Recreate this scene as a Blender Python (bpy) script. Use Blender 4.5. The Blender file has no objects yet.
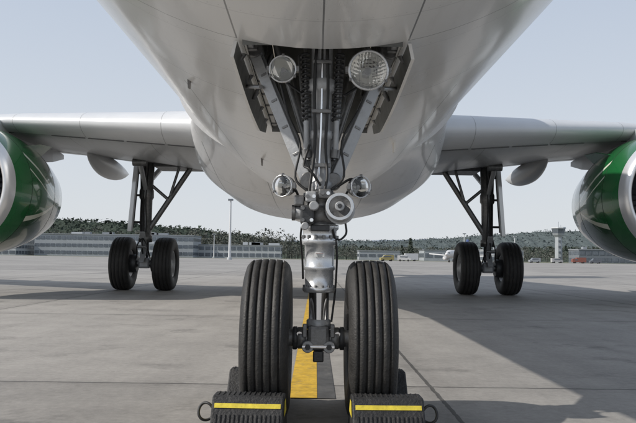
import bpy, bmesh, math, random
from mathutils import Vector, Matrix, noise
random.seed(7)
R=math.radians
scene=bpy.context.scene
scene.view_settings.view_transform='Standard'
scene.view_settings.look='None'
scene.view_settings.exposure=0

# ------------------------------------------------------------------ materials
def nm_math(nt,op,a,bv=None,c=None,clamp=False):
    n=nt.nodes.new('ShaderNodeMath'); n.operation=op; n.use_clamp=clamp
    for i,v in enumerate((a,bv,c)):
        if v is None: continue
        if isinstance(v,(int,float)): n.inputs[i].default_value=v
        else: nt.links.new(v,n.inputs[i])
    return n.outputs[0]
def mat(name,col,rough=0.5,metal=0.0,var=0.12,scale=4.0,bump=0.0,bscale=40.0,coat=0.0,stretch=(1,1,1),rvar=0.0,bdist=.01,crough=.05):
    m=bpy.data.materials.new(name); m.use_nodes=True
    nt=m.node_tree; b=nt.nodes['Principled BSDF']
    b.inputs['Roughness'].default_value=rough; b.inputs['Metallic'].default_value=metal
    if coat: b.inputs['Coat Weight'].default_value=coat; b.inputs['Coat Roughness'].default_value=crough
    tc=nt.nodes.new('ShaderNodeTexCoord'); mp=nt.nodes.new('ShaderNodeMapping')
    mp.inputs['Scale'].default_value=stretch
    nt.links.new(tc.outputs['Object'],mp.inputs['Vector'])
    n=nt.nodes.new('ShaderNodeTexNoise'); n.inputs['Scale'].default_value=scale; n.inputs['Detail'].default_value=6
    n.inputs['Roughness'].default_value=0.65
    nt.links.new(mp.outputs['Vector'],n.inputs['Vector'])
    cr=nt.nodes.new('ShaderNodeValToRGB')
    cr.color_ramp.elements[0].position=0.3; cr.color_ramp.elements[1].position=0.7
    cr.color_ramp.elements[0].color=(*[c*(1-var) for c in col],1)
    cr.color_ramp.elements[1].color=(*[min(1,c*(1+var)) for c in col],1)
    nt.links.new(n.outputs['Fac'],cr.inputs['Fac']); nt.links.new(cr.outputs['Color'],b.inputs['Base Color'])
    if rvar:
        mr=nt.nodes.new('ShaderNodeMapRange'); mr.inputs['To Min'].default_value=max(0,rough-rvar); mr.inputs['To Max'].default_value=rough+rvar
        mr.inputs['From Min'].default_value=.3; mr.inputs['From Max'].default_value=.7
        nt.links.new(n.outputs['Fac'],mr.inputs['Value']); nt.links.new(mr.outputs['Result'],b.inputs['Roughness'])
    if bump:
        n2=nt.nodes.new('ShaderNodeTexNoise'); n2.inputs['Scale'].default_value=bscale; n2.inputs['Detail'].default_value=4 if bscale>5 else 1
        nt.links.new(tc.outputs['Object'],n2.inputs['Vector'])
        bp=nt.nodes.new('ShaderNodeBump'); bp.inputs['Strength'].default_value=bump; bp.inputs['Distance'].default_value=bdist
        nt.links.new(n2.outputs['Fac'],bp.inputs['Height']); nt.links.new(bp.outputs['Normal'],b.inputs['Normal'])
        if coat: nt.links.new(bp.outputs['Normal'],b.inputs['Coat Normal'])
    return m
def add_lines(m,lines,dark=0.25,frames=None,amt=1.0):
    nt=m.node_tree; b=nt.nodes['Principled BSDF']
    src=b.inputs['Base Color'].links[0].from_socket
    tc=nt.nodes.new('ShaderNodeTexCoord'); sp=nt.nodes.new('ShaderNodeSeparateXYZ')
    nt.links.new(tc.outputs['Object'],sp.inputs[0])
    M=lambda *a: nm_math(nt,*a)
    S={'x':sp.outputs[0],'y':sp.outputs[1],'z':sp.outputs[2],'a':M('ABSOLUTE',sp.outputs[0])}
    tot=None
    for (ax,val,hw,lim) in lines:
        o=M('COMPARE',S[ax],val,hw)
        if lim:
            o=M('MULTIPLY',o,M('GREATER_THAN',S[lim[0]],lim[1])); o=M('MULTIPLY',o,M('LESS_THAN',S[lim[0]],lim[2]))
        tot=o if tot is None else M('MAXIMUM',tot,o)
    tot=M('MULTIPLY',tot,amt)
    if frames:
        fr=M('MULTIPLY',M('COMPARE',M('FRACT',M('ADD',M('DIVIDE',S['y'],frames),20.0)),.5,.004/frames),.22)
        rv=M('MULTIPLY',M('COMPARE',M('FRACT',M('ADD',M('DIVIDE',S['y'],frames),20.05)),.5,.003/frames),
             M('COMPARE',M('FRACT',M('ADD',M('MULTIPLY',S['x'],22.0),400.0)),.5,.07))
        tot=M('MAXIMUM',tot,M('MAXIMUM',fr,M('MULTIPLY',rv,.35)))
    mx=nt.nodes.new('ShaderNodeMix'); mx.data_type='RGBA'
    nt.links.new(tot,mx.inputs[0]); nt.links.new(src,mx.inputs[6]); mx.inputs[7].default_value=(dark,dark,dark,1)
    nt.links.new(mx.outputs[2],b.inputs['Base Color'])
def add_grime(m,amount=.35,col=(.16,.15,.13),sc=3.0,stretch=(2.5,.35,2.5)):
    nt=m.node_tree; b=nt.nodes['Principled BSDF']; src=b.inputs['Base Color'].links[0].from_socket
    tc=nt.nodes.new('ShaderNodeTexCoord'); mp=nt.nodes.new('ShaderNodeMapping'); mp.inputs['Scale'].default_value=stretch
    nt.links.new(tc.outputs['Object'],mp.inputs[0]); n=nt.nodes.new('ShaderNodeTexNoise'); n.inputs['Scale'].default_value=sc; n.inputs['Detail'].default_value=9; n.inputs['Roughness'].default_value=.72
    nt.links.new(mp.outputs[0],n.inputs['Vector'])
    f=nm_math(nt,'MULTIPLY',nm_math(nt,'SUBTRACT',n.outputs['Fac'],.52,None,True),amount*5,None,True)
    mx=nt.nodes.new('ShaderNodeMix'); mx.data_type='RGBA'
    nt.links.new(f,mx.inputs[0]); nt.links.new(src,mx.inputs[6]); mx.inputs[7].default_value=(*col,1)
    nt.links.new(mx.outputs[2],b.inputs['Base Color'])

M_white=mat('fuselage_paint',(.82,.82,.81),.30,0,.03,.8,bump=.16,bscale=1.3,coat=.45,stretch=(1,.25,1),rvar=.04,bdist=.03,crough=.10)
add_grime(M_white,.12)
lines=[('x',0.0,.004,('y',-2,3.32)),('a',.40,.004,('y',0.4,3.32)),('y',1.9,.004,('a',0,.4)),('y',6.35,.005,None),('y',8.9,.005,None),('y',3.32,.003,('a',.4,3)),
       ('y',10.9,.004,None),('a',.95,.003,('y',5,9.6)),('a',1.45,.004,('y',-1,25)),('y',4.6,.003,('a',.42,3)),('y',.4,.004,None),('y',7.6,.003,None)]
add_lines(M_white,lines,.22,.535)
M_fair=mat('belly_fairing_paint',(.74,.745,.75),.30,0,.05,1.0,bump=.16,bscale=1.2,coat=.4,stretch=(1,.3,1),rvar=.04,bdist=.03,crough=.10)
add_grime(M_fair,.25)
add_lines(M_fair,[('y',12.2,.010,None),('y',14.0,.010,None),('y',15.9,.010,None),('a',.75,.008,('y',10.5,19)),('a',1.7,.008,('y',10.5,19))],.2)
M_wing=mat('wing_grey_paint',(.40,.41,.42),.38,0,.06,1.2,bump=.15,bscale=1.5,coat=.15,rvar=.04,bdist=.03,crough=.12)
add_grime(M_wing,.25)
add_lines(M_wing,[('a',v,.006,None) for v in (2.9,4.6,6.4,7.9,9.5,11.1,12.8,14.5)],.14,None,.8)
M_slat=mat('slat_paint',(.60,.61,.62),.34,.08,.04,1.5,rvar=.03)
add_lines(M_slat,[('a',v,.006,None) for v in (2.6,4.2,5.7,7.2,9.8,12.3)],.2,None,.7)
M_canoe=mat('fairing_paint',(.52,.53,.54),.35,0,.05,1.5)
M_gap=mat('dark_gap',(.02,.02,.02),.7)
M_gap2=mat('slat_gap',(.09,.09,.09),.6)
M_bay=mat('gear_bay_paint',(.16,.165,.16),.6,0,.3,6)
M_steel=mat('gear_grey_paint',(.42,.43,.44),.38,.25,.18,14,bump=.15,bscale=60,rvar=.1)
add_grime(M_steel,.35,(.08,.075,.07),14,(1,1,1))
M_lightst=mat('strut_silver_paint',(.64,.65,.66),.26,.6,.08,16,bump=.08,bscale=50,rvar=.08)
add_grime(M_lightst,.25,(.15,.14,.12),18,(1,1,.4))
M_dark=mat('dark_metal',(.07,.072,.075),.45,.5,.3,18,bump=.2,bscale=70,rvar=.12)
M_mid=mat('worn_metal',(.22,.22,.22),.4,.6,.3,20,bump=.2,bscale=80,rvar=.12)
M_chrome=mat('chrome_piston',(.85,.85,.86),.1,1,.03,10)
M_hose=mat('black_hose',(.02,.02,.02),.5,0,.2,20)
M_rubber=mat('tyre_rubber',(.024,.023,.022),.6,0,.35,9,bump=.35,bscale=120,rvar=.1)
add_grime(M_rubber,.28,(.10,.095,.085),11,(1,1,1))
M_rim=mat('wheel_rim',(.5,.5,.5),.4,.5,.15,10)
M_red=mat('red_paint',(.25,.05,.04),.45)
M_placard=mat('placard_white',(.7,.7,.68),.5,0,.05)
M_yel=mat('yellow_paint_chock',(.66,.53,.05),.65,0,.2,20,bump=.2)
add_grime(M_yel,.6,(.05,.05,.04),26,(1,1,1))
M_chock=mat('chock_rubber',(.020,.020,.021),.65,0,.4,22,bump=.5,bscale=90)
add_grime(M_chock,.3,(.09,.085,.075),16,(1,1,1))
M_lip=mat('inlet_lip_metal',(.80,.80,.80),.28,.6,.04,3)
M_inlet=mat('inlet_liner',(.3,.3,.31),.5,.1,.1)
M_fan=mat('fan_blade',(.05,.05,.055),.3,.9,.1)
M_core=mat('exhaust_metal',(.3,.27,.24),.4,.9,.2)
M_green=mat('nacelle_green',(.010,.115,.030),.22,0,.1,1.5,coat=.8)
nt=M_green.node_tree; bb=nt.nodes['Principled BSDF']; src=bb.inputs['Base Color'].links[0].from_socket
tc=nt.nodes.new('ShaderNodeTexCoord'); sp=nt.nodes.new('ShaderNodeSeparateXYZ'); nt.links.new(tc.outputs['Object'],sp.inputs[0])
mm=lambda *a: nm_math(nt,*a)
q=mm('SUBTRACT',sp.outputs[1],12.6)
def swoosh(z0,k1,k2,w0,w1):
    c=mm('ADD',mm('ADD',z0,mm('MULTIPLY',q,k1)),mm('MULTIPLY',mm('MULTIPLY',q,q),k2))
    return mm('LESS_THAN',mm('ABSOLUTE',mm('SUBTRACT',sp.outputs[2],c)),mm('MAXIMUM',mm('ADD',w0,mm('MULTIPLY',q,w1)),0.0))
band=mm('MAXIMUM',swoosh(2.62,-.75,.16,.035,-.012),mm('MAXIMUM',swoosh(1.36,.10,.11,.05,-.02),swoosh(2.35,-.70,.20,.018,-.006)))
band=mm('MULTIPLY',band,mm('GREATER_THAN',sp.outputs[1],12.72))
# lower cowl in a darker, duller green, swooshes drawn over it
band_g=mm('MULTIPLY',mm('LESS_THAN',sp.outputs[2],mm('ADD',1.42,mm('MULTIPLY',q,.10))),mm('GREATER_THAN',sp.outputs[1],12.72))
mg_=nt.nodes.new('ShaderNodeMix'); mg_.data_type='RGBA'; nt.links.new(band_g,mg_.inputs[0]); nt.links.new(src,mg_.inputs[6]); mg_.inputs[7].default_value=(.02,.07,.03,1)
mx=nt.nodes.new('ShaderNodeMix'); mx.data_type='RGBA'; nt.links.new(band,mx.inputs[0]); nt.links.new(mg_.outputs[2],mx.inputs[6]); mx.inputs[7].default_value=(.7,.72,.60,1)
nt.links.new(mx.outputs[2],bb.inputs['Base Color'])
M_fin=mat('fin_green',(.010,.125,.032),.25,0,.1,1.5)
M_refl=mat('lamp_reflector',(.92,.92,.9),.05,1,.02,10)
M_refl2=mat('lamp_reflector_faceted',(.92,.92,.9),.05,1,.02,10)
nt=M_refl2.node_tree; v=nt.nodes.new('ShaderNodeTexVoronoi'); v.inputs['Scale'].default_value=60; v.inputs['Randomness'].default_value=.15
tc=nt.nodes.new('ShaderNodeTexCoord'); nt.links.new(tc.outputs['Object'],v.inputs['Vector'])
bp=nt.nodes.new('ShaderNodeBump'); bp.inputs['Strength'].default_value=.14; bp.inputs['Distance'].default_value=.01
nt.links.new(v.outputs['Distance'],bp.inputs['Height']); nt.links.new(bp.outputs['Normal'],nt.nodes['Principled BSDF'].inputs['Normal'])
M_lens=bpy.data.materials.new('lens_glass'); M_lens.use_nodes=True; nt=M_lens.node_tree; nt.nodes.remove(nt.nodes['Principled BSDF'])
tr=nt.nodes.new('ShaderNodeBsdfTransparent'); gl=nt.nodes.new('ShaderNodeBsdfGlossy'); gl.inputs['Roughness'].default_value=.03
fr=nt.nodes.new('ShaderNodeFresnel'); fr.inputs['IOR'].default_value=1.6; ms=nt.nodes.new('ShaderNodeMixShader')
nt.links.new(fr.outputs[0],ms.inputs[0]); nt.links.new(tr.outputs[0],ms.inputs[1]); nt.links.new(gl.outputs[0],ms.inputs[2]); nt.links.new(ms.outputs[0],nt.nodes['Material Output'].inputs[0])

# ------------------------------------------------------------------ helpers
def link(o,parent=None):
    scene.collection.objects.link(o)
    if parent: o.parent=parent
    return o
def empty(name,loc=(0,0,0),parent=None):
    e=bpy.data.objects.new(name,None); e.location=loc; e.empty_display_size=.3
    return link(e,parent)
class MB:
    """mesh builder"""
    def __init__(s): s.v=[];s.f=[];s.m=[];s.sm=[];s.mats=[]
    def mi(s,m):
        if m not in s.mats: s.mats.append(m)
        return s.mats.index(m)
    def add(s,vs,fs,m,smooth=True):
        o=len(s.v); s.v+= [tuple(x) for x in vs]; k=s.mi(m)
        for f in fs: s.f.append([i+o for i in f]); s.m.append(k); s.sm.append(smooth)
    def loft(s,rings,m,caps=True,closed=True,smooth=True,matf=None,skip=None):
        n=len(rings[0]); vs=[p for r in rings for p in r]; o=len(s.v); s.v+=[tuple(p) for p in vs]
        k0=s.mi(m)
        for i in range(len(rings)-1):
            for j in range(n if closed else n-1):
                if skip and skip(i,j): continue
                a=i*n+j;b=i*n+(j+1)%n
                s.f.append([o+a,o+b,o+b+n,o+a+n]); s.sm.append(smooth)
                s.m.append(s.mi(matf(i,j)) if matf else k0)
        if caps and closed:
            for r,rev in ((rings[0],True),(rings[-1],False)):
                o2=len(s.v); s.v+=[tuple(p) for p in r]; idx=[o2+i for i in range(n)]
                s.f.append(idx[::-1] if rev else idx); s.m.append(k0); s.sm.append(False)
    def tube(s,p0,p1,r0,m,r1=None,seg=20,caps=True,bev=0):
        p0=Vector(p0);p1=Vector(p1); r1=r0 if r1 is None else r1
        d=(p1-p0); L=d.length; d.normalize()
        a=Vector((0,0,1)) if abs(d.z)<.9 else Vector((1,0,0)); u=d.cross(a).normalized(); w=d.cross(u)
        def ring(t,r): return [p0+d*t+u*(r*math.cos(2*math.pi*k/seg))+w*(r*math.sin(2*math.pi*k/seg)) for k in range(seg)]
        if bev: rs=[ring(0,r0-bev),ring(bev,r0),ring(L-bev,r1),ring(L,r1-bev)]
        else: rs=[ring(0,r0),ring(L,r1)]
        s.loft(rs,m,caps)
    def rev(s,prof,origin,axis,m,seg=48,matf=None,caps=False):
        o=Vector(origin); d=Vector(axis).normalized()
        a=Vector((0,0,1)) if abs(d.z)<.9 else Vector((1,0,0)); u=d.cross(a).normalized(); w=d.cross(u)
        rs=[[o+d*t+u*(r*math.cos(2*math.pi*k/seg))+w*(r*math.sin(2*math.pi*k/seg)) for k in range(seg)] for t,r in prof]
        s.loft(rs,m,caps,matf=matf)
    def path(s,pts,r,m,seg=8,sub=5):
        P=[Vector(p) for p in pts]; Q=[]
        if len(P)>2 and sub>1:
            E=[P[0]*2-P[1]]+P+[P[-1]*2-P[-2]]
            for i in range(1,len(E)-2):
                for k in range(sub):
                    t=k/sub;a,b,c,d=E[i-1],E[i],E[i+1],E[i+2]
                    Q.append(.5*((2*b)+(c-a)*t+(2*a-5*b+4*c-d)*t*t+(-a+3*b-3*c+d)*t**3))
            Q.append(P[-1])
        else: Q=P
        rs=[];u=None
        for i,q in enumerate(Q):
            d=(Q[min(i+1,len(Q)-1)]-Q[max(i-1,0)]).normalized()
            if u is None:
                a=Vector((0,0,1)) if abs(d.z)<.9 else Vector((1,0,0)); u=d.cross(a).normalized()
            u=(u-d*u.dot(d)).normalized(); w=d.cross(u)
            rs.append([q+u*(r*math.cos(2*math.pi*k/seg))+w*(r*math.sin(2*math.pi*k/seg)) for k in range(seg)])
        s.loft(rs,m)
    def box(s,c,size,m,rot=None,bev=0):
        bm=bmesh.new(); bmesh.ops.create_cube(bm,size=1)
        bmesh.ops.scale(bm,vec=size,verts=bm.verts)
        if bev: bmesh.ops.bevel(bm,geom=bm.edges[:],offset=bev,segments=2,affect='EDGES',profile=.5)
        if rot is not None: bmesh.ops.transform(bm,matrix=rot.to_4x4(),verts=bm.verts)
        bmesh.ops.translate(bm,vec=c,verts=bm.verts)
        bm.verts.index_update()
        s.add([v.co.copy() for v in bm.verts],[[v.index for v in f.verts] for f in bm.faces],m,False); bm.free()
    def spring(s,p0,p1,R0,r,turns,m):
        p0=Vector(p0);p1=Vector(p1);d=(p1-p0);L=d.length;d.normalize()
        a=Vector((1,0,0)); u=d.cross(a).normalized(); w=d.cross(u); n=turns*10
        s.path([p0+d*(L*i/n)+u*(R0*math.cos(i*math.pi/5))+w*(R0*math.sin(i*math.pi/5)) for i in range(n+1)],r,m,6,1)
    def obj(s,name,parent=None,fix=True):
        me=bpy.data.meshes.new(name); me.from_pydata(s.v,[],s.f)
        for m in s.mats: me.materials.append(m)
        for p,k,sm in zip(me.polygons,s.m,s.sm): p.material_index=k; p.use_smooth=sm
        if fix:
            bm=bmesh.new(); bm.from_mesh(me); bmesh.ops.recalc_face_normals(bm,faces=bm.faces); bm.to_mesh(me); bm.free()
        me.update()
        return link(bpy.data.objects.new(name,me),parent)

# ================================================================== AIRLINER
plane=empty('airliner')
ZC=3.80; RX=1.975; RZ=2.07; YN=-1.58
def fus(y):
    t=y-YN
    if t<6.2:
        s=t/6.2; k=(1-(1-s)**2.1)
        zn=3.15
        w=RX*(k**.62); bot=zn-(zn-(ZC-RZ))*((1-(1-min(1,t/5.0))**2.3)**.62); top=zn+(ZC+RZ-zn)*((1-(1-s)**1.9)**.72)
        zc=zn+(ZC-zn)*min(1,t/4.5)
        return w,zc,top-zc,zc-bot
    if y<21: return RX,ZC,RZ,RZ
    s=min(1,(y-21)/14.5); w=RX*(1-s**1.7*.88); bot=ZC-RZ+s**1.5*3.0; top=ZC+RZ-.35*s
    zc=(bot+top)/2
    return w,zc,(top-bot)/2,(top-bot)/2
B0,B1,BW=3.32,5.65,.37
ys=[YN+.001,YN+.03,YN+.1,YN+.22,YN+.4,YN+.65,YN+.95,YN+1.3,YN+1.7,YN+2.2,YN+2.7,YN+3.2,YN+3.7,YN+4.1,YN+4.5,3.15,B0,3.6,3.9,4.2,4.5,4.8,5.1,5.4,B1,6,6.6,7.5,9,11,13,15,17,19,21,22.5,24,26,28,30,32,33.5,34.6,35.3,35.49]
th=math.asin(BW/RX)
half=[th*k/3 for k in range(0,4)]+[th+(math.pi-th)*k/44 for k in range(1,45)]
angs=[-a for a in half[1:][::-1]][1:]+half
rings=[]
for y in ys:
    w,zc,u,d=fus(y)
    rings.append([(w*math.sin(a),y,zc-(d if abs(a)<math.pi/2 else u)*math.cos(a)) for a in angs])
na=len(angs)
def skip(i,j):
    if not(ys[i]>=B0-1e-6 and ys[i+1]<=B1+1e-6): return False
    a=angs[j]; b=angs[(j+1)%na]
    return abs(a)<=th+1e-6 and abs(b)<=th+1e-6
f=MB(); f.loft(rings,M_white,caps=True,skip=skip)
def blade(mb,x,y,l,h,m):
    z=ZC-RZ*math.sqrt(max(0,1-(x/RX)**2))
    mb.loft([[(x-.010,y-l/2,z+.02),(x+.010,y-l/2,z+.02),(x+.010,y+l/2,z+.02),(x-.010,y+l/2,z+.02)],[(x-.006,y-l*.1,z-h),(x+.006,y-l*.1,z-h),(x+.006,y+l*.5,z-h),(x-.006,y+l*.5,z-h)]],m,smooth=False)
blade(f,.72,6.9,.16,.09,M_white); blade(f,-.62,7.9,.12,.07,M_mid); blade(f,-.9,4.9,.06,.05,M_mid); blade(f,.0,8.2,.22,.12,M_white)
fus_obj=f.obj('fuselage',plane)
b=MB()
zt=2.65; zb=ZC-RZ*math.cos(th)-.004
def quad(mb,a,b_,c,d,m): mb.add([a,b_,c,d],[[0,1,2,3]],m,False)
w=BW+.004
for s in (-1,1):
    quad(b,(s*w,B0,zb),(s*w,B1,zb),(s*w,B1,zt),(s*w,B0,zt),M_bay)
    for k in range(7):
        y=B0+.2+k*.33; b.box((s*(w-.03),y,2.2),(.05,.025,.85),M_mid,bev=.004)
    b.box((s*(w-.02),(B0+B1)/2,1.81),(.035,B1-B0-.02,.05),M_steel,bev=.005)
    b.path([(s*.33,B0+.1,1.9),(s*.34,B0+.9,1.93),(s*.33,B1-.1,1.95)],.012,M_hose)
    b.path([(s*.31,B0+.1,2.02),(s*.3,B0+.9,2.06),(s*.31,B1-.1,2.0)],.009,M_chrome)
quad(b,(-w,B0,zt),(w,B0,zt),(w,B1,zt),(-w,B1,zt),M_bay)
quad(b,(-w,B0,1.745),(w,B0,1.745),(w,B0,zt),(-w,B0,zt),M_bay)
quad(b,(-w,B1,1.745),(w,B1,1.745),(w,B1,zt),(-w,B1,zt),M_bay)
for k in range(6): b.box((0,B0+.3+k*.36,zt-.06),(2*w-.02,.03,.1),M_mid,bev=.004)
b.obj('nose_gear_bay',plane,fix=False)
for s,nm in((-1,'nose_gear_door_left'),(1,'nose_gear_door_right')):
    d=MB(); n=16; rings=[]
    for k in range(n+1):
        t=k/n; y=B0+.02+t*(2.15); dep=.075+.045*math.sin(min(1,t*1.6)*1.57)
        if t>.8: dep*=1-(t-.8)*2.5
        x0=.40; z0=1.768; x1=.40+dep*.20; z1=z0-dep
        th_=.016
        rings.append([(s*x0,y,z0),(s*(x0+th_),y,z0),(s*(x1+th_),y,z1),(s*x1,y,z1)])
    d.loft(rings,M_white,smooth=False,matf=lambda i,j:M_bay if j in(3,) else M_white)
    for k in range(5): d.tube((s*.37,B0+.25+k*.42,1.80),(s*.41,B0+.25+k*.42,1.74),.012,M_mid,seg=8)
    d.path([(s*.30,4.3,1.98),(s*.405,4.3,1.70)],.012,M_mid,8,1)
    d.obj(nm,plane)

# belly fairing
bf=MB(); rings=[]
n=80
for k in range(49):
    t=k/48; y=9.0+t*12.2
    e=min(1,t/.42); e=e*e*(3-2*e); e2=min(1,(1-t)/.3); e2=e2*e2*(3-2*e2); g=min(e,e2)
    hw=1.80+.52*g; bot=1.86-.17*g; zc=2.95+.05*(1-g); top=3.9
    ex=2.0+.45*g
    r=[]
    for j in range(n):
        a=2*math.pi*j/n; cx=math.cos(a); sz=math.sin(a)
        x=hw*math.copysign(abs(cx)**(2/ex),cx); z=(top-zc if sz>0 else zc-bot)*math.copysign(abs(sz)**(2/ex),sz)+zc
        r.append((x,y,z))
    rings.append(r)
bf.loft(rings,M_fair)
bf.obj('belly_fairing',plane)

# wings
def le(x): return 11.55+.50*(x-1.98)
def te(x): return 17.7+.03*(x-1.98) if x<=6.4 else 17.83+.30*(x-6.4)
def zle(x): return 2.87+(x-1.98)*(.10 if x<6 else .0955)
def wing_ring(x,s,npt=22):
    c=te(x)-le(x)
    tk=.15-.04*min(1,(x-.5)/7)
    inc=math.tan(R(1.6-2.6*min(1,x/14)))
    up=[];lo=[]
    for k in range(npt+1):
        q=.5*(1-math.cos(math.pi*k/npt))
        yt=5*tk*(.2969*math.sqrt(q)-.126*q-.3516*q*q+.2843*q**3-.1036*q**4)
        cam=.02*4*q*(1-q)*.6
        up.append((q,cam+yt)); lo.append((q,cam-yt*.95))
    pts=up+lo[::-1][1:-1]
    return [(s*x,le(x)+q*c,zle(x)+h*c-inc*q*c) for q,h in pts],npt
for s,nm in((-1,'wing_left'),(1,'wing_right')):
    wgn=MB(); xs=[.6,1.98,2.6,3.4,4.2,5,5.8,6.4,7.5,9,10.5,12,13.5,15,16.2,16.9,17.05]
    rings=[];N=0
    for x in xs:
        r,N=wing_ring(x,s); rings.append(r)
    def mf(i,j,N=N):
        if j<4 or j>=2*N-4:
            return M_slat if i>0 else M_wing
        if j in (N+6,): return M_gap2 if i<12 else M_wing
        return M_wing
    wgn.loft(rings,M_wing,matf=mf)
    for i in range(1,len(xs)-2):
        if i in (5,): continue
        seg=[]
        for x in (xs[i]+.03,xs[i+1]-.03):
            r,_=wing_ring(x,s); a=Vector(r[2*N-4]); b2=Vector(r[2*N-5]); q=a+(b2-a)*.10
            seg.append([a+Vector((0,0,-.002)),a+Vector((0,0,-.014)),q+Vector((0,0,-.014)),q+Vector((0,0,-.002))])
        wgn.loft(seg,M_gap2,smooth=False)
    wgn.loft([[(s*17.06,y0,z0),(s*17.10,y0,z0),(s*17.10,y1,z0),(s*17.06,y1,z0)] for y0,y1,z0 in((20.2,20.9,4.0),(19.3,21.1,4.35),(20.3,21.1,5.0))],M_wing,smooth=False)
    for x,sc in((4.95,1.0),(8.4,.9),(12.2,.75)):
        rr=[];zb_=zle(x)-.30
        y0=te(x)-2.3*sc
        for k in range(19):
            t=k/18
            g=math.sin(math.pi/2*min(1,t/.4))**.7 if t<.4 else max(.03,1-((t-.4)/.6)**2.2)
            g=max(.03,g)
            y=y0+t*3.5*sc; z=zb_-.10*t+(1-g)*.12
            rr.append([(s*x+.20*sc*g*math.cos(a),y,z+.26*sc*g*math.sin(a)) for a in [2*math.pi*q/24 for q in range(24)]])
        wgn.loft(rr,M_canoe)
    wgn.obj(nm,plane)

# engines
ECZ=1.90; EX=6.15
for s,nm in((-1,'engine_left'),(1,'engine_right')):
    e=MB(); cx=s*EX
    prof=[(13.05,.90),(12.7,.885),(12.35,.87),(12.15,.885),(12.03,.915),(11.985,.955),(12.0,.995),(12.08,1.035),(12.20,1.07),(12.4,1.11),(12.7,1.145),(13.1,1.165),(13.5,1.15),(14.0,1.09),(14.5,.99),(15.0,.87),(15.0,.83),(14.6,.85)]
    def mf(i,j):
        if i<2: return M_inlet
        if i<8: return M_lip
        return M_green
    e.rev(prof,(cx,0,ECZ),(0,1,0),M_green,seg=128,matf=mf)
    for y,r in((12.72,1.1475),(13.95,1.097)): e.rev([(y-.006,r),(y-.006,r+.001),(y+.006,r+.0005),(y+.006,r-.003)],(cx,0,ECZ),(0,1,0),M_gap,96)
    e.rev([(13.04,.91),(13.04,.01)],(cx,0,ECZ),(0,1,0),M_gap,48)
    e.rev([(12.65,.005),(12.70,.07),(12.84,.16),(12.98,.24),(13.02,.25)],(cx,0,ECZ),(0,1,0),M_dark,32)
    for k in range(30):
        a=2*math.pi*k/30; vs=[]
        for r,tw,ch in((.24,.15,.05),(.5,.35,.07),(.72,.6,.085),(.88,.8,.09)):
            for q in(-1,1):
                aa=a+q*ch*math.cos(tw*.5)/r*.9
                vs.append((cx+r*math.cos(aa),12.96+q*ch*math.sin(tw)*.9,ECZ+r*math.sin(aa)))
        e.add(vs,[[0,1,3,2],[2,3,5,4],[4,5,7,6]],M_fan)
    e.rev([(14.4,.66),(15.0,.62),(15.7,.50),(16.1,.42),(16.1,.38),(15.8,.36)],(cx,0,ECZ),(0,1,0),M_core,48)
    e.rev([(15.7,.28),(16.3,.18),(16.7,.03)],(cx,0,ECZ),(0,1,0),M_core,32,caps=True)
    rr=[]
    for y,zb2,zt2,hw in((12.75,2.98,3.03,.05),(13.1,2.95,3.16,.15),(13.7,2.88,3.30,.2),(14.6,2.78,3.3,.2),(15.5,2.72,3.25,.18),(16.4,2.85,3.2,.14),(17.4,3.05,3.15,.04)):
        rr.append([(cx-hw,y,zb2),(cx+hw,y,zb2),(cx+hw*.9,y,zt2),(cx-hw*.9,y,zt2)])
    e.loft(rr,M_canoe,smooth=False)
    e.tube((cx,14.6,2.0),(cx,14.9,2.75),.3,M_core,r1=.12,seg=16)
    sx=-s; a=R(42)
    p=lambda y,r:(cx+sx*r*math.cos(a),y,ECZ+r*math.sin(a))
    e.loft([[p(12.9,1.14),p(13.9,1.08),p(13.9,1.36),p(13.4,1.32)],[Vector(q)+Vector((.012,0,.012)) for q in (p(12.9,1.14),p(13.9,1.08),p(13.9,1.36),p(13.4,1.32))]],M_green,smooth=False)
    for y,r in ((12.9,1.155),(13.3,1.157),(13.7,1.128)): e.box((cx,y,ECZ-r-.004),(.06,.12,.015),M_mid)
    e.obj(nm,plane)
t=MB()
def slab(mb,pts,th_,axis,m):
    o=Vector(axis)*th_
    rs=[[Vector(p)-o for p in pts],[Vector(p)+o for p in pts]]
    mb.loft(rs,m,smooth=False)
slab(t,[(0,26.5,5.7),(0,33.2,5.7),(0,34.6,11.7),(0,32.4,11.7),(0,28.8,6.6)],.12,(1,0,0),M_fin)
for s in(-1,1): slab(t,[(s*.3,29.8,5.5),(s*.3,33.3,5.5),(s*6.2,34.6,6.1),(s*6.2,33.2,6.1)],.09,(0,0,1),M_wing)
t.obj('tail_surfaces',plane)

# ---------------------------------------------------------------- wheels
def wheel(mb,c,Rr,W,grooves,rim=.5):
    h=W/2; rb=Rr*rim
    pr=[(-h*.72,rb),(-h*.86,rb+.012),(-h*.97,Rr*.66),(-h,Rr*.76),(-h*.98,Rr*.85),(-h*.9,Rr*.925),(-h*.78,Rr*.965)]
    gs=[g*h for g in grooves]; gw=W*.016; gd=Rr*.028
    for g in gs:
        cr=Rr*(1-.03*(abs(g)/h)**2)
        pr+=[(g-gw*1.3,cr),(g-gw,cr-gd),(g+gw,cr-gd),(g+gw*1.3,cr)]
    pr+=[(-x,r) for x,r in pr[:7][::-1]]
    mb.rev(pr,c,(1,0,0),M_rubber,seg=96)
    for sg in(-1,1):
        mb.rev([(sg*h*.70,rb+.006),(sg*h*.74,rb-.002),(sg*h*.70,rb-.02),(sg*h*.4,rb-.03),(sg*h*.3,rb*.75),(sg*h*.34,rb*.45),(sg*h*.6,rb*.36),(sg*h*.62,rb*.3),(sg*h*.62,.002)],c,(1,0,0),M_rim,seg=48)
        for k in range(9):
            a=2*math.pi*k/9; p=(c[0]+sg*h*.36,c[1]+rb*.62*math.cos(a),c[2]+rb*.62*math.sin(a))
            mb.tube(p,(p[0]+sg*.02,p[1],p[2]),rb*.05,M_dark,seg=8)

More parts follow.
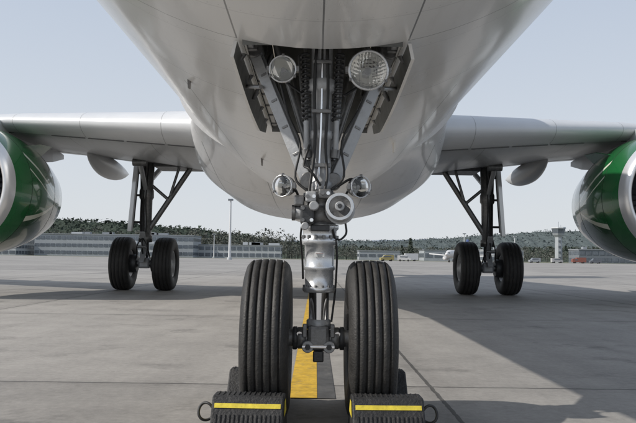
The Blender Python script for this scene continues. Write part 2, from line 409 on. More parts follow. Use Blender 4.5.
# ---------------------------------------------------------------- nose gear
NG=empty('nose_landing_gear',(0,0,0),plane)
Y=3.49
for s in(-1,1):
    wm=MB(); wheel(wm,(s*.240,Y,.376),.376,.218,(-.62,-.3,0,.3,.62)); wm.obj('nose_wheel_'+('left' if s<0 else 'right'),NG)
g=MB()
g.tube((-.17,Y,.38),(.17,Y,.38),.04,M_mid,seg=24)
for s in(-1,1):
    g.tube((s*.100,Y,.38),(s*.122,Y,.38),.06,M_dark,seg=6,bev=.004)
    g.tube((s*.06,Y,.38),(s*.10,Y,.38),.052,M_mid,bev=.005)
    g.tube((s*.05,Y-.07,.345),(s*.05,Y-.02,.345),.028,M_steel,bev=.003)
    g.tube((s*.05,Y-.08,.345),(s*.05,Y-.07,.345),.014,M_dark,seg=6)
    g.box((s*.065,Y-.05,.42),(.02,.05,.06),M_mid,bev=.004)
    g.tube((s*.09,Y-.045,.40),(s*.09,Y-.02,.40),.014,M_chrome,seg=8)
g.box((0,Y-.01,.385),(.105,.11,.12),M_mid,bev=.018)
g.box((0,Y-.055,.30),(.05,.03,.05),M_dark,bev=.006)
g.tube((-.075,Y-.06,.345),(.075,Y-.06,.345),.012,M_chrome,seg=12)
g.tube((0,Y,.42),(0,Y,.47),.058,M_steel,bev=.006,seg=28)
g.tube((0,Y,.44),(0,Y,.64),.048,M_chrome,seg=28)
for z0,z1 in((.45,.60),(.75,.60)):
    for s in(-1,1): g.box((s*.03,Y+.11,(z0+z1)/2),(.018,.03,.19),M_steel,rot=Matrix.Rotation(R(45 if z0<.6 else -45),3,'X'),bev=.004)
g.tube((-.06,Y+.19,.60),(.06,Y+.19,.60),.014,M_mid,seg=12)
g.rev([(.595,.045),(.597,.074),(.608,.080),(.620,.080),(.626,.068),(.70,.068),(.705,.074),(.72,.074),(.725,.070),(.82,.072),(.826,.086),(.85,.088),(.856,.080),(.89,.080),(.90,.090),(.92,.090),(.925,.06)],(0,Y,0),(0,0,1),M_lightst,48)
g.box((0,Y-.0725,.775),(.046,.004,.022),M_placard,bev=.001)
for k in range(3):
    g.box((0,Y-.0752,.782-k*.006),(.034-.006*k,.0015,.0016),M_red if k==0 else M_dark)
for k in range(14):
    a=2*math.pi*k/14; g.tube((.084*math.cos(a),Y+.084*math.sin(a),.85),(.084*math.cos(a),Y+.084*math.sin(a),.868),.008,M_mid,seg=6)
    g.tube((.073*math.cos(a),Y+.073*math.sin(a),.620),(.073*math.cos(a),Y+.073*math.sin(a),.632),.006,M_mid,seg=6)
g.rev([(.92,.07),(.93,.086),(.99,.086),(1.0,.072),(1.03,.07),(1.035,.082),(1.07,.082),(1.08,.055)],(0,Y,0),(0,0,1),M_mid,36)
g.tube((-.13,Y-.02,.975),(.15,Y-.02,.975),.033,M_steel,bev=.006)
for s in(-1,1):
    g.tube((s*.12,Y-.02,.975),(s*.135,Y-.02,.975),.042,M_mid,seg=6)
ca=Vector((-.05,-1,.08)).normalized(); co=Vector((.095,Y-.06,.985))
g.rev([(-.06,.05),(-.05,.060),(.02,.061),(.03,.07),(.045,.07)],co,ca,M_lightst,40)
g.rev([(.045,.07),(.0455,.060),(.115,.058)],co,ca,M_steel,40)
g.rev([(.115,.058),(.116,.065),(.134,.065),(.137,.062)],co,ca,M_lightst,40)
g.rev([(.137,.062),(.1372,.050)],co,ca,M_lightst,40)
g.rev([(.1372,.050),(.130,.048),(.130,.001)],co,ca,M_mid,40)
g.tube(co+ca*.128,co+ca*.150,.022,M_steel,seg=24,bev=.003)
p=co+ca*.148; g.tube(p,p+ca*.012,.011,M_dark,seg=6)
g.box((-.06,Y-.1,.96),(.065,.08,.09),M_dark,bev=.01)
g.box((-.045,Y-.11,1.045),(.05,.05,.05),M_steel,bev=.008)
g.box((.02,Y-.1,1.06),(.06,.05,.045),M_mid,bev=.008)
g.box((-.10,Y-.05,1.03),(.05,.06,.05),M_mid,bev=.008); g.box((.0,Y-.09,.90),(.09,.05,.03),M_dark,bev=.006)
g.tube((-.03,Y-.1,1.0),(-.03,Y-.17,1.0),.022,M_steel,bev=.004); g.tube((-.07,Y-.12,.91),(-.07,Y-.17,.905),.018,M_steel,bev=.004)
for i,(x,z) in enumerate(((-.08,.99),(-.04,.99),(-.08,.935),(-.04,.935),(-.06,1.045),(-.03,1.045),(.01,1.06),(.035,1.06))):
    g.tube((x,Y-.15,z),(x,Y-.12,z),.009,M_chrome if i%2 else M_mid,seg=6)
g.rev([(1.07,.05),(1.08,.062),(1.12,.062),(1.13,.05),(1.33,.049),(1.335,.058),(1.37,.058),(1.375,.049),(1.56,.05),(1.57,.066),(1.62,.066),(1.63,.052),(1.80,.052),(1.81,.07),(1.9,.07),(1.91,.04)],(0,Y,0),(0,0,1),M_steel,36)
g.tube((-.28,Y,1.86),(.28,Y,1.86),.04,M_mid)
g.tube((-.36,Y,1.86),(-.26,Y,1.86),.055,M_steel,bev=.005); g.tube((.26,Y,1.86),(.36,Y,1.86),.055,M_steel,bev=.005)
for s in(-1,1):
    p0=Vector((s*.06,Y+.02,1.13)); p1=Vector((s*.34,Y+.12,1.80)); d=(p1-p0)
    rot=d.to_track_quat('Z','Y').to_matrix()
    mid=(p0+p1)/2
    g.box(mid,(.05,.03,d.length),M_steel,rot=rot,bev=.006)
    g.box(mid+rot@Vector((.024,0,0)),(.012,.055,d.length-.02),M_steel,rot=rot,bev=.003)
    g.box(mid+rot@Vector((-.024,0,0)),(.012,.055,d.length-.02),M_steel,rot=rot,bev=.003)
    for t_ in (.2,.4,.6,.8):
        c_=p0+d*t_; g.box(c_+Vector((0,-.012,0)),(.046,.03,.012),M_mid,rot=rot,bev=.002)
    g.tube(p0+Vector((0,-.045,0)),p0+Vector((0,.05,0)),.042,M_mid,bev=.005)
    g.tube(p1+Vector((0,-.05,0)),p1+Vector((0,.05,0)),.045,M_mid,bev=.005)
    g.tube((s*.05,Y+.06,1.25),(s*.23,Y+.1,1.83),.014,M_mid,seg=12)
    g.tube((s*.05,Y+.1,1.2),(s*.12,Y+.75,1.95),.022,M_steel,seg=14)
    g.spring((s*.072,Y-.02,1.42),(s*.085,Y+.0,1.76),.02,.006,14,M_dark)
    g.tube((s*.072,Y-.02,1.40),(s*.085,Y,1.78),.008,M_mid,seg=10)
    g.tube((s*.070,Y-.02,1.26),(s*.072,Y-.02,1.42),.014,M_steel,seg=12)
    g.tube((s*.066,Y-.02,1.24),(s*.071,Y-.02,1.28),.022,M_mid,seg=12)
    g.tube((s*.30,Y+.05,1.60),(s*.43,Y+.55,1.72),.011,M_mid,seg=10)
for s in (-1,1): g.tube((s*.03,Y+.05,1.15),(s*.17,Y+1.5,2.0),.028,M_steel,seg=16)
g.box((0,Y+.09,1.22),(.16,.07,.05),M_mid,bev=.01)
H=[([(-.02,Y-.06,1.9),(-.035,Y-.065,1.6),(-.03,Y-.06,1.3),(-.05,Y-.09,1.1),(-.06,Y-.12,1.0)],.008,M_hose),
([(.02,Y-.06,1.9),(.03,Y-.062,1.55),(.022,Y-.06,1.3),(.03,Y-.10,1.15),(.02,Y-.11,1.08)],.007,M_hose),
([(0,Y-.058,1.88),(.0,Y-.06,1.5),(-.008,Y-.06,1.2),(-.02,Y-.1,1.08)],.006,M_chrome),
([(-.08,Y-.14,.93),(-.09,Y-.09,.86),(-.082,Y-.02,.76),(-.078,Y+.02,.66)],.005,M_hose),
([(.06,Y-.06,.9),(.082,Y-.03,.8),(.078,Y,.62),(.06,Y-.03,.46)],.005,M_hose),
([(-.06,Y-.1,1.07),(-.12,Y-.08,1.14),(-.1,Y-.05,1.3),(-.16,Y,1.45),(-.2,Y,1.6)],.006,M_hose),
([(.05,Y-.1,1.08),(.11,Y-.08,1.15),(.1,Y-.04,1.32),(.18,Y,1.48),(.22,Y,1.58)],.006,M_hose),
([(-.18,Y-.0,1.1),(-.12,Y-.03,1.08),(-.1,Y-.06,1.03)],.006,M_hose),
([(.19,Y-.0,1.1),(.15,Y-.03,1.14),(.08,Y-.06,1.1)],.006,M_hose),
([(.0,Y-.1,1.1),(-.05,Y-.13,1.17),(-.08,Y-.08,1.2),(-.055,Y-.05,1.3)],.006,M_hose),
([(.12,Y-.05,.93),(.125,Y-.05,.88),(.10,Y-.05,.85),(.08,Y-.04,.85)],.005,M_hose)]
for p,r,m in H: g.path(p,r,m)
for z in(1.2,1.46,1.70): g.box((0,Y-.055,z),(.09,.03,.018),M_mid,bev=.003)
g.obj('nose_gear_strut',NG)
def lamp(name,c,r,d,parent,facet=False):
    l=MB(); 
    dd=Vector(d).normalized()
    l.rev([(-.005,r),(.0,r*1.06),(.012,r*1.08),(.018,r*1.05),(.018,r*.97),(.010,r*.95)],c,dd,M_lightst,48)
    l.rev([(.010,r*.95),(-.012,r*.86),(-.034,r*.68),(-.05,r*.45),(-.059,r*.22),(-.062,.003)],c,dd,M_refl2 if facet else M_refl,48)
    l.rev([(.011,r*.955),(.0155,r*.6),(.0175,r*.3),(.018,.001)],c,dd,M_lens,48)
    l.rev([(-.005,r*1.02),(-.03,r*.95),(-.06,r*.75),(-.085,r*.4),(-.09,r*.1),(-.12,r*.1),(-.12,.002)],c,dd,M_dark,32)
    l.tube(Vector(c)-dd*.06,Vector(c)-dd*.018,r*.12,M_placard,seg=12,bev=.003)
    l.tube(Vector(c)-dd*.018,Vector(c)-dd*.012,r*.20,M_mid,seg=16)
    u=dd.cross(Vector((0,0,1))).normalized(); w_=dd.cross(u)
    if facet:
        for k in (-2,0,2):
            hw=r*.93*math.sqrt(max(0,1-(k/4)**2)); cc_=Vector(c)+dd*.006
            l.tube(cc_+u*(k*r*.235)-w_*hw,cc_+u*(k*r*.235)+w_*hw,.0009,M_mid,seg=5)
    for k in range(3):
        a=k*2.094+.5; l.box(Vector(c)+u*(math.cos(a)*r*1.07)+w_*(math.sin(a)*r*1.07)+dd*.01,(.014,.02,.014),M_mid,bev=.003)
    for q in(-1,1): l.box(Vector(c)+u*(q*r*1.12),(.016,.03,.03),M_mid,bev=.003)
    l.path([Vector(c)-dd*.1,Vector(c)-dd*.14+Vector((0,0,-.03)),Vector((c[0]*.5,Y,c[2]-.1))],.006,M_hose)
    l.tube(Vector(c)-dd*.05,Vector((c[0]*.9,Y+.06,c[2]-.02)),.014,M_steel,seg=10)
    l.obj(name,parent)
lamp('landing_light_left',(-.187,Y-.08,1.655),.062,(-.05,-1,-.05),NG)
lamp('landing_light_right',(.218,Y-.10,1.65),.090,(.03,-1,-.08),NG,True)
lamp('turnoff_light_left',(-.175,Y-.05,1.10),.050,(-.5,-1,-.05),NG)
lamp('turnoff_light_right',(.185,Y-.05,1.10),.050,(.45,-1,-.05),NG)

# ---------------------------------------------------------------- main gear
for s,nm in((-1,'main_landing_gear_left'),(1,'main_landing_gear_right')):
    mg=empty(nm,(0,0,0),plane); X=s*3.795; Ym=16.13
    for q in(-1,1):
        wm=MB(); wheel(wm,(X+q*.465,Ym,.585),.585,.42,(-.55,-.2,.2,.55),rim=.5); wm.obj('main_wheel_'+('inner' if q*s<0 else 'outer'),mg)
    g=MB()
    g.tube((X-.5,Ym,.585),(X+.5,Ym,.585),.07,M_mid)
    for q in(-1,1): g.tube((X+q*.16,Ym,.585),(X+q*.36,Ym,.585),.2,M_dark,bev=.02)
    g.tube((X,Ym,.56),(X,Ym,1.25),.085,M_chrome)
    g.box((X,Ym,.60),(.24,.26,.24),M_steel,bev=.04)
    g.rev([(1.05,.08),(1.06,.15),(1.2,.15),(1.22,.125),(2.0,.13),(2.05,.16),(2.2,.16),(2.25,.14),(2.9,.16),(2.95,.05)],(X,Ym,0),(0,0,1),M_mid,28)
    g.tube((X-s*.08,Ym,1.35),(X-s*.95,Ym+.05,2.72),.06,M_mid); g.tube((X-s*.5,Ym,2.0),(X-s*.08,Ym+.0,2.35),.035,M_mid)
    g.tube((X-s*.55,Ym-.12,2.1),(X-s*.75,Ym-.1,2.8),.03,M_mid)
    g.tube((X,Ym,2.35),(X,Ym+1.2,2.8),.06,M_steel); g.tube((X-.15,Ym-.7,2.75),(X+.15,Ym-.7,2.75),.08,M_mid)
    g.tube((X,Ym-.1,2.2),(X,Ym-.7,2.75),.05,M_steel)
    for z0,z1 in((.62,.95),(1.28,.95)):
        g.box((X,Ym-.20,(z0+z1)/2),(.12,.04,.42),M_steel,rot=Matrix.Rotation(R(-38 if z0<.9 else 38),3,'X'),bev=.01)
    g.tube((X-.09,Ym-.32,.95),(X+.09,Ym-.32,.95),.03,M_mid)
    for k in range(3):
        g.path([(X+s*.06*(k-1),Ym-.14,2.8),(X+s*(.05*k-.02),Ym-.16,2.0),(X+s*(.06*k-.05),Ym-.18,1.3),(X+.1*(k-1),Ym-.3,1.0),(X+.15*(k-1),Ym-.15,.7)],.014,M_hose)
    rot=Matrix.Rotation(R(s*-4),3,'Y')@Matrix.Rotation(R(-s*20),3,'Z')
    g.box((X+s*.30,Ym+.02,2.12),(.035,.85,1.65),M_wing,rot=rot,bev=.012)
    g.box((X+s*.265,Ym+.02,2.12),(.02,.75,1.5),M_dark,rot=rot,bev=.005)
    for z in(1.5,2.1,2.6): g.tube((X,Ym,z),(X+s*.27,Ym,z),.025,M_mid)
    g.box((X-s*.75,Ym+.1,2.76),(1.1,.9,.10),M_dark,bev=.02)  # dark plate added for the shade of the open wheel bay
    g.obj('main_gear_leg',mg)

# ================================================================== CHOCKS
def chock(name,sx,front,rotz=0):
    c=MB()
    prof=[(-.17,0),(-.165,.06),(-.10,.175),(-.085,.18),(-.005,.18),(.01,.17),(.135,.012),(.14,0)]
    L=.150
    rings=[]
    for x in(-L,-L+.006): rings.append([(x,y*(1 if x>-L else .97),z*(1 if x>-L else .975)) for y,z in prof])
    rings+= [[(-x,y,z) for x,y,z in r] for r in rings[::-1]]
    c.loft(rings,M_chock,smooth=False)
    for k in range(13):
        x=-L+.02+k*(2*L-.04)/12
        c.box((x,-.045,.1805),(.008,.07,.006),M_chock,bev=.002)
    nrm=Vector((0,-.115,.065)).normalized()
    a=Vector((0,-.165,.06)); b_=Vector((0,-.10,.175)); d=b_-a; off=nrm*.003
    p0=a+d*.64+off; p1=a+d*.79+off
    c.add([(-L+.012,p0.y,p0.z),(L-.012,p0.y,p0.z),(L-.012,p1.y,p1.z),(-L+.012,p1.y,p1.z)],[[0,1,2,3]],M_yel,False)
    for k in range(15):
        x=-L+.02+k*(2*L-.04)/14; q=a+d*.25
        c.box((x,q.y-.001,q.z+.001),(.010,.006,.05),M_chock,rot=Matrix.Rotation(math.atan2(.065,.115),3,'X').inverted(),bev=.002)
    for s in(-1,1):
        c.add([(s*(L+.003),-.115,.10),(s*(L+.003),-.085,.16),(s*(L+.003),-.02,.16),(s*(L+.003),.03,.10)],[[0,1,2,3]],M_yel,False)
    s=sx; pts=[]
    for k in range(13):
        a_=-math.pi*.85+k*(math.pi*1.7)/12
        pts.append((s*(L+.028+.032*math.cos(a_)),-.08+.008*math.sin(a_*2),.11+.036*math.sin(a_)))
    pts=[(s*(L-.005),-.08,.095)]+pts+[(s*(L-.005),-.08,.125)]
    if front: c.path(pts,.006,M_hose,8,3)
    o=c.obj(name)
    o.location=(sx*.29,Y-.31,0)
    o.rotation_euler=(0,0,rotz)
    return o
for sx in(-1,1):
    chock('wheel_chock',sx,True,R(1.5*sx))
for sx in(-1,1):
    o=chock('wheel_chock',-sx,False,math.pi+R(2*sx)); o.location=(sx*.305,Y+.31,0)

# ================================================================== GROUND
def sheet(name,x0,x1,y0,y1,z,m,parent=None):
    mb=MB(); mb.add([(x0,y0,z),(x1,y0,z),(x1,y1,z),(x0,y1,z)],[[0,1,2,3]],m,False); return mb.obj(name,parent,fix=False)
M_grass=mat('dry_grass',(.12,.125,.08),.9,0,.35,.02)
M_con=bpy.data.materials.new('apron_concrete'); M_con.use_nodes=True
nt=M_con.node_tree; bs=nt.nodes['Principled BSDF']; bs.inputs['Roughness'].default_value=.70
tc=nt.nodes.new('ShaderNodeTexCoord'); sp=nt.nodes.new('ShaderNodeSeparateXYZ'); nt.links.new(tc.outputs['Object'],sp.inputs[0])
def Mm(op,a,b_=None,c=None,clamp=False): return nm_math(nt,op,a,b_,c,clamp)
def noisef(sc,det=6,rg=.6,vec=None):
    n=nt.nodes.new('ShaderNodeTexNoise'); n.inputs['Scale'].default_value=sc; n.inputs['Detail'].default_value=det; n.inputs['Roughness'].default_value=rg
    nt.links.new(vec or tc.outputs['Object'],n.inputs['Vector']); return n.outputs['Fac']
SX,SY=5.0,5.0
wob=Mm('MULTIPLY',Mm('SUBTRACT',noisef(9,3),.5),.02)
u=Mm('ADD',Mm('DIVIDE',Mm('SUBTRACT',sp.outputs[0],.68-SX*200),SX),Mm('DIVIDE',wob,SX)); v_=Mm('DIVIDE',Mm('ADD',sp.outputs[1],SY*200+.6),SY)
v_=Mm('ADD',v_,Mm('DIVIDE',wob,SY))
fu=Mm('ABSOLUTE',Mm('SUBTRACT',Mm('FRACT',Mm('ADD',u,.5)),.5)); fv=Mm('ABSOLUTE',Mm('SUBTRACT',Mm('FRACT',Mm('ADD',v_,.5)),.5))
dist=Mm('MULTIPLY',Mm('MINIMUM',fu,fv),SX)
joint=Mm('LESS_THAN',dist,.012)
edge=Mm('SUBTRACT',1.0,Mm('MULTIPLY',dist,6.0),clamp=True)
wn=nt.nodes.new('ShaderNodeTexWhiteNoise'); wn.noise_dimensions='2D'
cb=nt.nodes.new('ShaderNodeCombineXYZ'); nt.links.new(Mm('FLOOR',u),cb.inputs[0]); nt.links.new(Mm('FLOOR',v_),cb.inputs[1]); nt.links.new(cb.outputs[0],wn.inputs['Vector'])
big=noisef(.35,8,.65); fine=noisef(22,8,.8); med=noisef(2.3,8,.7)
mp=nt.nodes.new('ShaderNodeMapping'); mp.inputs['Scale'].default_value=(3,.12,1); nt.links.new(tc.outputs['Object'],mp.inputs[0])
streak=noisef(1.0,6,.6,mp.outputs[0])
val=Mm('ADD',.225,Mm('MULTIPLY',wn.outputs['Value'],.075))
val=Mm('ADD',val,Mm('MULTIPLY',Mm('SUBTRACT',big,.5),.20))
val=Mm('ADD',val,Mm('MULTIPLY',Mm('SUBTRACT',med,.5),.17))
val=Mm('ADD',val,Mm('MULTIPLY',Mm('SUBTRACT',fine,.5),.26))
val=Mm('ADD',val,Mm('MULTIPLY',Mm('SUBTRACT',streak,.5),.13))
val=Mm('SUBTRACT',val,Mm('MULTIPLY',edge,.035))
st=Mm('MULTIPLY',Mm('SUBTRACT',noisef(1.1,5,.7),.56,clamp=True),.8)
st2=Mm('MULTIPLY',Mm('GREATER_THAN',noisef(5.5,2,.5),.72),.05)
val=Mm('SUBTRACT',Mm('SUBTRACT',val,st),st2)
val=Mm('MULTIPLY',val,Mm('SUBTRACT',1.0,Mm('MULTIPLY',joint,.68)))
val=Mm('MAXIMUM',val,.03)
cc=nt.nodes.new('ShaderNodeCombineColor'); nt.links.new(Mm('MULTIPLY',val,1.04),cc.inputs[0]); nt.links.new(Mm('MULTIPLY',val,.985),cc.inputs[1]); nt.links.new(Mm('MULTIPLY',val,.91),cc.inputs[2])
nt.links.new(cc.outputs[0],bs.inputs['Base Color'])
bp=nt.nodes.new('ShaderNodeBump'); bp.inputs['Strength'].default_value=.35; bp.inputs['Distance'].default_value=.004
nt.links.new(Mm('SUBTRACT',fine,joint),bp.inputs['Height']); nt.links.new(bp.outputs[0],bs.inputs['Normal'])
sheet('ground',-6000,6000,-300,9000,-.012,M_grass)
sheet('apron',-700,700,-120,330,0,M_con)
M_line=mat('apron_yellow_paint',(.56,.35,.03),.7,0,.3,12,bump=.2)
add_grime(M_line,.7,(.16,.14,.10),14,(1,1,1))
M_tar=mat('apron_dark_paint',(.07,.07,.07),.8,0,.4,8)
add_grime(M_tar,.5,(.2,.19,.17),9,(1,1,1))
sheet('apron_yellow_line',-.155,.0,3.98,160,.006,M_line)
sheet('apron_dark_line_border',.0,.10,3.98,160,.004,M_tar)

# ================================================================== BACKGROUND
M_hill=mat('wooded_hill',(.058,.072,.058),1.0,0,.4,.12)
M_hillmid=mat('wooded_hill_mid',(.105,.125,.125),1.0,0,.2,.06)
M_hillfar=mat('far_hill',(.24,.275,.32),1.0,0,.05,.02)  # mid and far hills paler and bluer: aerial haze put into the base colour
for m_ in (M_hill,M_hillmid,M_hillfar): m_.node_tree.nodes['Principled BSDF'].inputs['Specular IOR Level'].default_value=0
def hill(name,pts,y,depth,m,jag,step):
    mb=MB(); x0=pts[0][0];x1=pts[-1][0];n=int((x1-x0)/step); rows=14
    def hh(x):
        for (a,b1),(c,d1) in zip(pts,pts[1:]):
            if a<=x<=c:
                t_=(x-a)/(c-a); t_=t_*t_*(3-2*t_); return b1+(d1-b1)*t_
        return pts[-1][1]
    rings=[]
    for r in range(rows+1):
        t_=r/rows; row=[]
        for i in range(n+1):
            x=x0+i*step; h=hh(x)*math.sin(t_*math.pi/2)**.9
            h*=1+.10*(noise.noise(Vector((x*.006,t_*2,3))))
            j=jag*(noise.noise(Vector((x*.07,t_*9,1)))+.8*noise.noise(Vector((x*.23,t_*15,5))))*(1 if t_>0 else 0)
            row.append((x,y+depth*t_+jag*noise.noise(Vector((x*.2,t_*7,9))),max(-2,h+j)))
        rings.append(row)
    rings.append([(x,yy+200,-5) for x,yy,z in rings[-1]])
    # woodland canopy: crown-sized faces scattered over the slope
    mb.loft(rings,m,closed=False,smooth=True)
    if step<5:
        for _ in range(16000):
            r=random.randint(2,rows); i=random.randint(1,n-1); p=Vector(rings[r][i])
            if abs(p.x)>900: continue
            s_=random.uniform(2.2,4.6); c=p+Vector((random.uniform(-step,step),-3,random.uniform(-1,3.5)))
            mb.add([c+Vector((random.uniform(-1,1),random.uniform(-1,1),random.uniform(-1,1)))*s_ for _k in range(3)],[[0,1,2]],m,False)
    mb.obj(name,fix=False)
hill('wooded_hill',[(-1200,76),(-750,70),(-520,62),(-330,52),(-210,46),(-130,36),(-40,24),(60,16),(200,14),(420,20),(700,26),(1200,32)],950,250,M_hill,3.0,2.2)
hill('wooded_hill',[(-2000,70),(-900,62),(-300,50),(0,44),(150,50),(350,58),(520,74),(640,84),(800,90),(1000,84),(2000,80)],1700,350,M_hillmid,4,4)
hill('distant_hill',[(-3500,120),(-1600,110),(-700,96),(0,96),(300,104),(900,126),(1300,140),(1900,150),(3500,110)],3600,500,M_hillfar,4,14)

def tree_pts(mb,x,y,h,m1,m2,k,conifer=False):
    mb.tube((x,y,0),(x,y,h*.5),h*.025,m1,r1=h*.012,seg=5,caps=False)
    for i in range(k):
        t_=random.random()
        if conifer: rr=(1-t_)*h*.24*random.uniform(.4,1); z=h*(.08+.92*t_)
        else:
            rr=h*.34*math.sin(math.pi*(t_*.85+.12))**.6*random.random()**.4; z=h*(.2+.8*t_)
        a=random.random()*6.283; c=Vector((x+rr*math.cos(a),y+rr*math.sin(a),z)); s_=h*(.04+.04*random.random())
        q=[c+Vector((random.uniform(-1,1),random.uniform(-1,1),random.uniform(-1,1)))*s_ for _ in range(3)]
        mb.add(q,[[0,1,2]],m1 if random.random()<.5 else m2,False)
M_tr1=mat('bare_tree_dark',(.065,.072,.06),.9,0,.2,.2); M_tr2=mat('bare_tree_light',(.10,.105,.09),.9,0,.2,.2)
tm=MB()
for i in range(1050):
    y=random.uniform(520,700); x=random.uniform(-360,-5) if i<560 else random.uniform(-5,450)
    h=random.uniform(9,16)*(1.4 if x<-20 else .8)
    tree_pts(tm,x,y,h,M_tr1,M_tr2,80)
tm.obj('distant_trees',fix=False)
M_con1=mat('conifer_dark',(.03,.04,.03),.9); M_con2=mat('conifer_mid',(.05,.065,.045),.9)
for x,y,h in((51,390,12),(47,395,8)):
    ct=MB(); tree_pts(ct,x,y,h,M_con1,M_con2,420,True); ct.obj('conifer_tree',fix=False)

M_wall=mat('terminal_wall',(.34,.365,.385),.7,0,.08,.3); M_glass=mat('window_glass',(.13,.15,.175),.25,.1,.3,.4); M_roof=mat('roof_grey',(.26,.28,.30),.8)  # walls greyed and glass lightened: distance haze put into the colours
M_wall2=mat('pale_wall',(.46,.48,.49),.7,0,.08,.3); M_wdk=mat('dark_wall',(.16,.18,.2),.7)
def building(name,x,y,w_,d_,h,floors,wall,bay=4,roofstuff=True,frac=.55):
    e=empty(name,(x,y,0)); m=MB(); m.box((0,0,h/2),(w_,d_,h),wall); m.obj('walls',e)
    wi=MB(); nf=max(1,int(w_/bay)); fh=h/floors
    for f_ in range(floors):
        for k in range(nf):
            wi.box((-w_/2+(k+.5)*w_/nf,-d_/2-.05,f_*fh+fh*.52),(w_/nf*.8,.22,fh*frac),M_glass)
    nd=max(1,int(d_/bay))
    for f_ in range(floors):
        for k in range(nd):
            for s in(-1,1): wi.box((s*(w_/2+.05),-d_/2+(k+.5)*d_/nd,f_*fh+fh*.52),(.22,d_/nd*.8,fh*frac),M_glass)
    wi.obj('windows',e)
    r=MB(); r.box((0,0,h+.25),(w_+.8,d_+.8,.5),M_roof)
    if roofstuff:
        for k in range(int(w_/14)+1): r.box((random.uniform(-w_/2+3,w_/2-3),0,h+1.3),(random.uniform(2,7),4,random.uniform(1,2.2)),random.choice((M_wall2,M_roof)))
    r.obj('roof',e); return e
building('terminal_building',-122,455,96,30,13,3,M_wall,3.2,True,.42)
building('terminal_building',-205,440,60,30,10,3,M_wall2,4)
building('office_building',-98,425,30,16,7,2,M_wall2,3)
building('office_building',-52,470,60,20,8,2,M_wall2,4)
building('hangar_building',95,500,44,24,7,1,M_wall,6,False,.4)
building('office_building',180,450,40,18,8,2,M_wdk,4)
building('warehouse_building',122,480,26,18,7.5,2,M_wall2,4)
building('terminal_building',245,470,80,24,11,3,M_wall,5)
building('warehouse_building',45,510,30,20,6,1,M_wall,6,False,.3)
tw=empty('control_tower',(154,460,0)); m=MB()
oct_=[2*math.pi*k/8+.39 for k in range(8)]
m.loft([[(r*math.cos(a),r*math.sin(a),z) for a in oct_] for z,r in((0,2.4),(16,2.0),(17.5,3.4),(18.5,3.9))],M_wall,smooth=False)
for z in(3,6.5,10,13.5): m.box((0,-2.2,z),(1.4,.3,1.2),M_glass)
m.obj('shaft',tw)
m=MB(); m.loft([[(r*math.cos(a),r*math.sin(a),z) for a in oct_] for z,r in((18.52,3.5),(21.6,4.3))],M_glass,smooth=False)
m.obj('cab_glazing',tw)
m=MB(); m.loft([[(r*math.cos(a),r*math.sin(a),z) for a in oct_] for z,r in((21.62,4.7),(22.4,4.4))],M_wall2,smooth=False)
m.tube((0,0,22.4),(0,0,26),.15,M_roof,seg=8); m.tube((1.5,0,22.4),(1.5,0,24),.1,M_roof,seg=8); m.obj('roof',tw)
M_mast=mat('mast_galvanised',(.6,.61,.62),.5,.2)
for x,y,h in((-23.6,200,16.5),(86,420,16),(118,430,15),(205,420,17),(-60,430,14)):
    m=MB(); m.tube((x,y,0),(x,y,h),.40,M_mast,r1=.22,seg=12); m.box((x,y-.2,h),(1.5 if y<300 else 2.2,.3,.6),M_mast,bev=.05)
    for k in range(4): m.box((x-.54+k*.36,y-.42,h),(.28,.14,.45),M_glass,bev=.03)
    m.tube((x,y,0),(x,y,.6),.7,M_wall2,seg=12); m.obj('floodlight_mast')
M_pl=mat('parked_plane_paint',(.6,.6,.6),.4,0,.05)
def small_plane(name,x,y,L,rz,tailm):
    m=MB(); r0=L*.052; rr=[]
    for t_,k in((0,.02),(.02,.35),(.06,.7),(.12,.95),(.18,1),(.65,1),(.8,.75),(.92,.4),(1,.1)):
        zz=r0*2.1+(r0*.9*(1-k) if t_>.6 else -r0*.15*(1-k))
        rr.append([(L*(t_-.5),r0*k*math.cos(a),zz+r0*k*math.sin(a)) for a in [2*math.pi*q/16 for q in range(16)]])
    m.loft(rr,M_pl)
    zt_=r0*2.9
    slab(m,[(L*.33,0,zt_),(L*.46,0,zt_),(L*.52,0,zt_+L*.17),(L*.45,0,zt_+L*.17)],.15,(0,1,0),tailm)
    for s in(-1,1):
        slab(m,[(-L*.08,s*r0*.5,r0*1.6),(L*.12,s*r0*.5,r0*1.6),(L*.2,s*L*.45,r0*2.2),(L*.14,s*L*.45,r0*2.2)],.15,(0,0,1),M_pl)
        slab(m,[(L*.4,0,zt_+.1),(L*.48,0,zt_+.1),(L*.52,s*L*.16,zt_+.3),(L*.48,s*L*.16,zt_+.3)],.1,(0,0,1),M_pl)
        m.rev([(-L*.08,.3*r0),(-L*.075,.5*r0),(0,.55*r0),(L*.05,.35*r0)],(0,s*L*.16,r0*1.05),(1,0,0),M_pl,16,caps=True)
        m.tube((L*.05,s*L*.07,.5),(L*.05,s*L*.07,r0*1.5),.12,M_dark,seg=8); m.tube((L*.05,s*L*.07-.3,.5),(L*.05,s*L*.07+.3,.5),.5,M_rubber,seg=14)
    m.tube((-L*.38,0,.4),(-L*.38,0,r0*1.3),.1,M_dark,seg=8); m.tube((-L*.38,-.2,.38),(-L*.38,.2,.38),.38,M_rubber,seg=14)
    for k in range(18): m.box((L*(-.32+k*.035),-r0*.99,r0*2.3),(.35,.06,.4),M_glass)
    m.box((-L*.455,0,r0*2.35),(L*.02,r0*1.15,.5),M_glass)
    o=m.obj(name); o.location=(x,y,0); o.rotation_euler=(0,0,rz)
small_plane('parked_airplane',46,235,24,R(62),mat('tail_blue',(.05,.1,.3),.4))
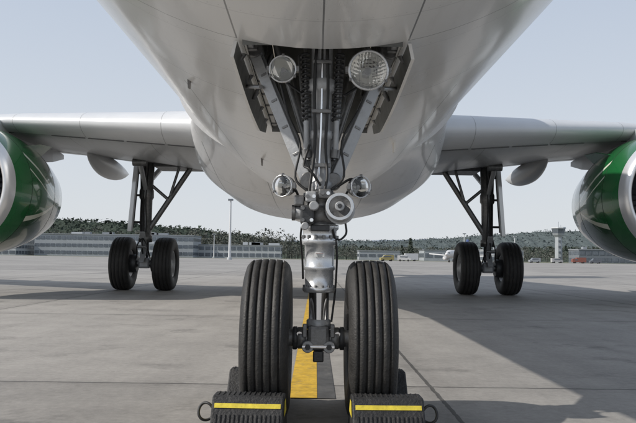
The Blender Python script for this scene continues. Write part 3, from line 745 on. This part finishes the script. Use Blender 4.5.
def van(name,x,y,col,rz,L=5,H=2.2,truck=False):
    pm=mat(name+'_paint',col,.4,0,.05); m=MB(); W=1.9
    prof=[(-L/2,.4),(-L/2,H*.55),(-L/2+.9,H*.62),(-L/2+1.5,H),(L/2-.05,H),(L/2,H*.9),(L/2,.4)]
    if truck: prof=[(-L/2,.5),(-L/2,H*.7),(-L/2+.5,H*.8),(-L/2+1.8,H*.8),(-L/2+1.85,H),(L/2,H),(L/2,.5)]
    m.loft([[(a,yy*k,b1) for a,b1 in prof] for yy,k in((-W/2,1),(W/2,1))],pm,smooth=False)
    for s in(-1,1):
        m.box((-L/2+1.7,s*(W/2+.01),H*.74 if not truck else H*.6),(1.0,.04,H*.22),M_glass)
        if not truck: m.box((.6,s*(W/2+.01),H*.76),(1.8,.04,H*.2),M_glass)
        for a in(-L*.3,L*.3): m.tube((a,s*(W/2-.2),.36),(a,s*(W/2+.03),.36),.36,M_rubber,seg=16)
    m.box((-L/2+.62 if truck else -L/2+1.15,0,H*.68 if truck else H*.8),(.1,W*.85,H*.2),M_glass,rot=Matrix.Rotation(R(35),3,'Y'))
    o=m.obj(name); o.location=(x,y,0); o.rotation_euler=(0,0,rz)
van('service_van',26,265,(.36,.30,.12),R(10)); van('service_van',33,270,(.5,.5,.5),R(170)); van('catering_truck',40,310,(.5,.51,.52),R(5),7.5,3.3,True)
van('catering_truck',116,320,(.22,.08,.06),0,6,2.6,True); van('service_van',-62,290,(.1,.12,.2),R(175))
van('service_van',98,325,(.3,.32,.34),R(4)); van('service_van',108,325,(.4,.4,.4),R(184)); van('service_van',124,322,(.12,.13,.15),R(2))

# ================================================================== LIGHT
e_=R(38); az=R(14)
S=Vector((-math.cos(e_)*math.cos(az),-math.cos(e_)*math.sin(az),math.sin(e_)))
sl=bpy.data.lights.new('sun','SUN'); sl.energy=3.9; sl.angle=R(.6); sl.color=(1,.95,.88)
so=bpy.data.objects.new('sun',sl); so.rotation_euler=S.to_track_quat('Z','Y').to_euler(); so.location=(0,0,50); link(so)
wd=bpy.data.worlds.new('World'); scene.world=wd; wd.use_nodes=True; nt=wd.node_tree
bg=nt.nodes['Background']; sk=nt.nodes.new('ShaderNodeTexSky'); sk.sky_type='NISHITA'; sk.sun_disc=False
sk.sun_elevation=e_; sk.sun_rotation=math.atan2(S.x,S.y); sk.air_density=1.0; sk.dust_density=2.0; sk.ozone_density=1.0; sk.altitude=0
tc=nt.nodes.new('ShaderNodeTexCoord'); sp=nt.nodes.new('ShaderNodeSeparateXYZ'); nt.links.new(tc.outputs['Generated'],sp.inputs[0])
cr=nt.nodes.new('ShaderNodeValToRGB'); nt.links.new(sp.outputs[2],cr.inputs['Fac'])
el=cr.color_ramp.elements; el[0].position=0.0; el[0].color=(.93,.93,.93,1); el[1].position=.8; el[1].color=(.5,.5,.5,1)
hz=nt.nodes.new('ShaderNodeValToRGB'); nt.links.new(sp.outputs[2],hz.inputs['Fac'])
el=hz.color_ramp.elements; el[0].position=0.0; el[0].color=(.74,.77,.80,1); el[1].position=.42; el[1].color=(.60,.68,.81,1)
sc=nt.nodes.new('ShaderNodeVectorMath'); sc.operation='SCALE'; sc.inputs['Scale'].default_value=10.0; nt.links.new(hz.outputs[0],sc.inputs[0])
mx=nt.nodes.new('ShaderNodeMix'); mx.data_type='RGBA'; nt.links.new(cr.outputs[0],mx.inputs[0]); nt.links.new(sk.outputs[0],mx.inputs[6]); nt.links.new(sc.outputs[0],mx.inputs[7])
nt.links.new(mx.outputs[2],bg.inputs[0]); bg.inputs[1].default_value=.10

# ================================================================== CAMERA
cd=bpy.data.cameras.new('camera'); cam=bpy.data.objects.new('camera',cd); link(cam)
cd.sensor_width=36; cd.lens=726/636*36; cd.clip_start=.05; cd.clip_end=20000
mx=Matrix.Rotation(R(-.16),4,'Z')@Matrix.Rotation(R(90+3.67),4,'X')@Matrix.Rotation(R(.8),4,'Z')
cam.matrix_world=Matrix.Translation((-.02,0,.76))@mx
scene.camera=cam
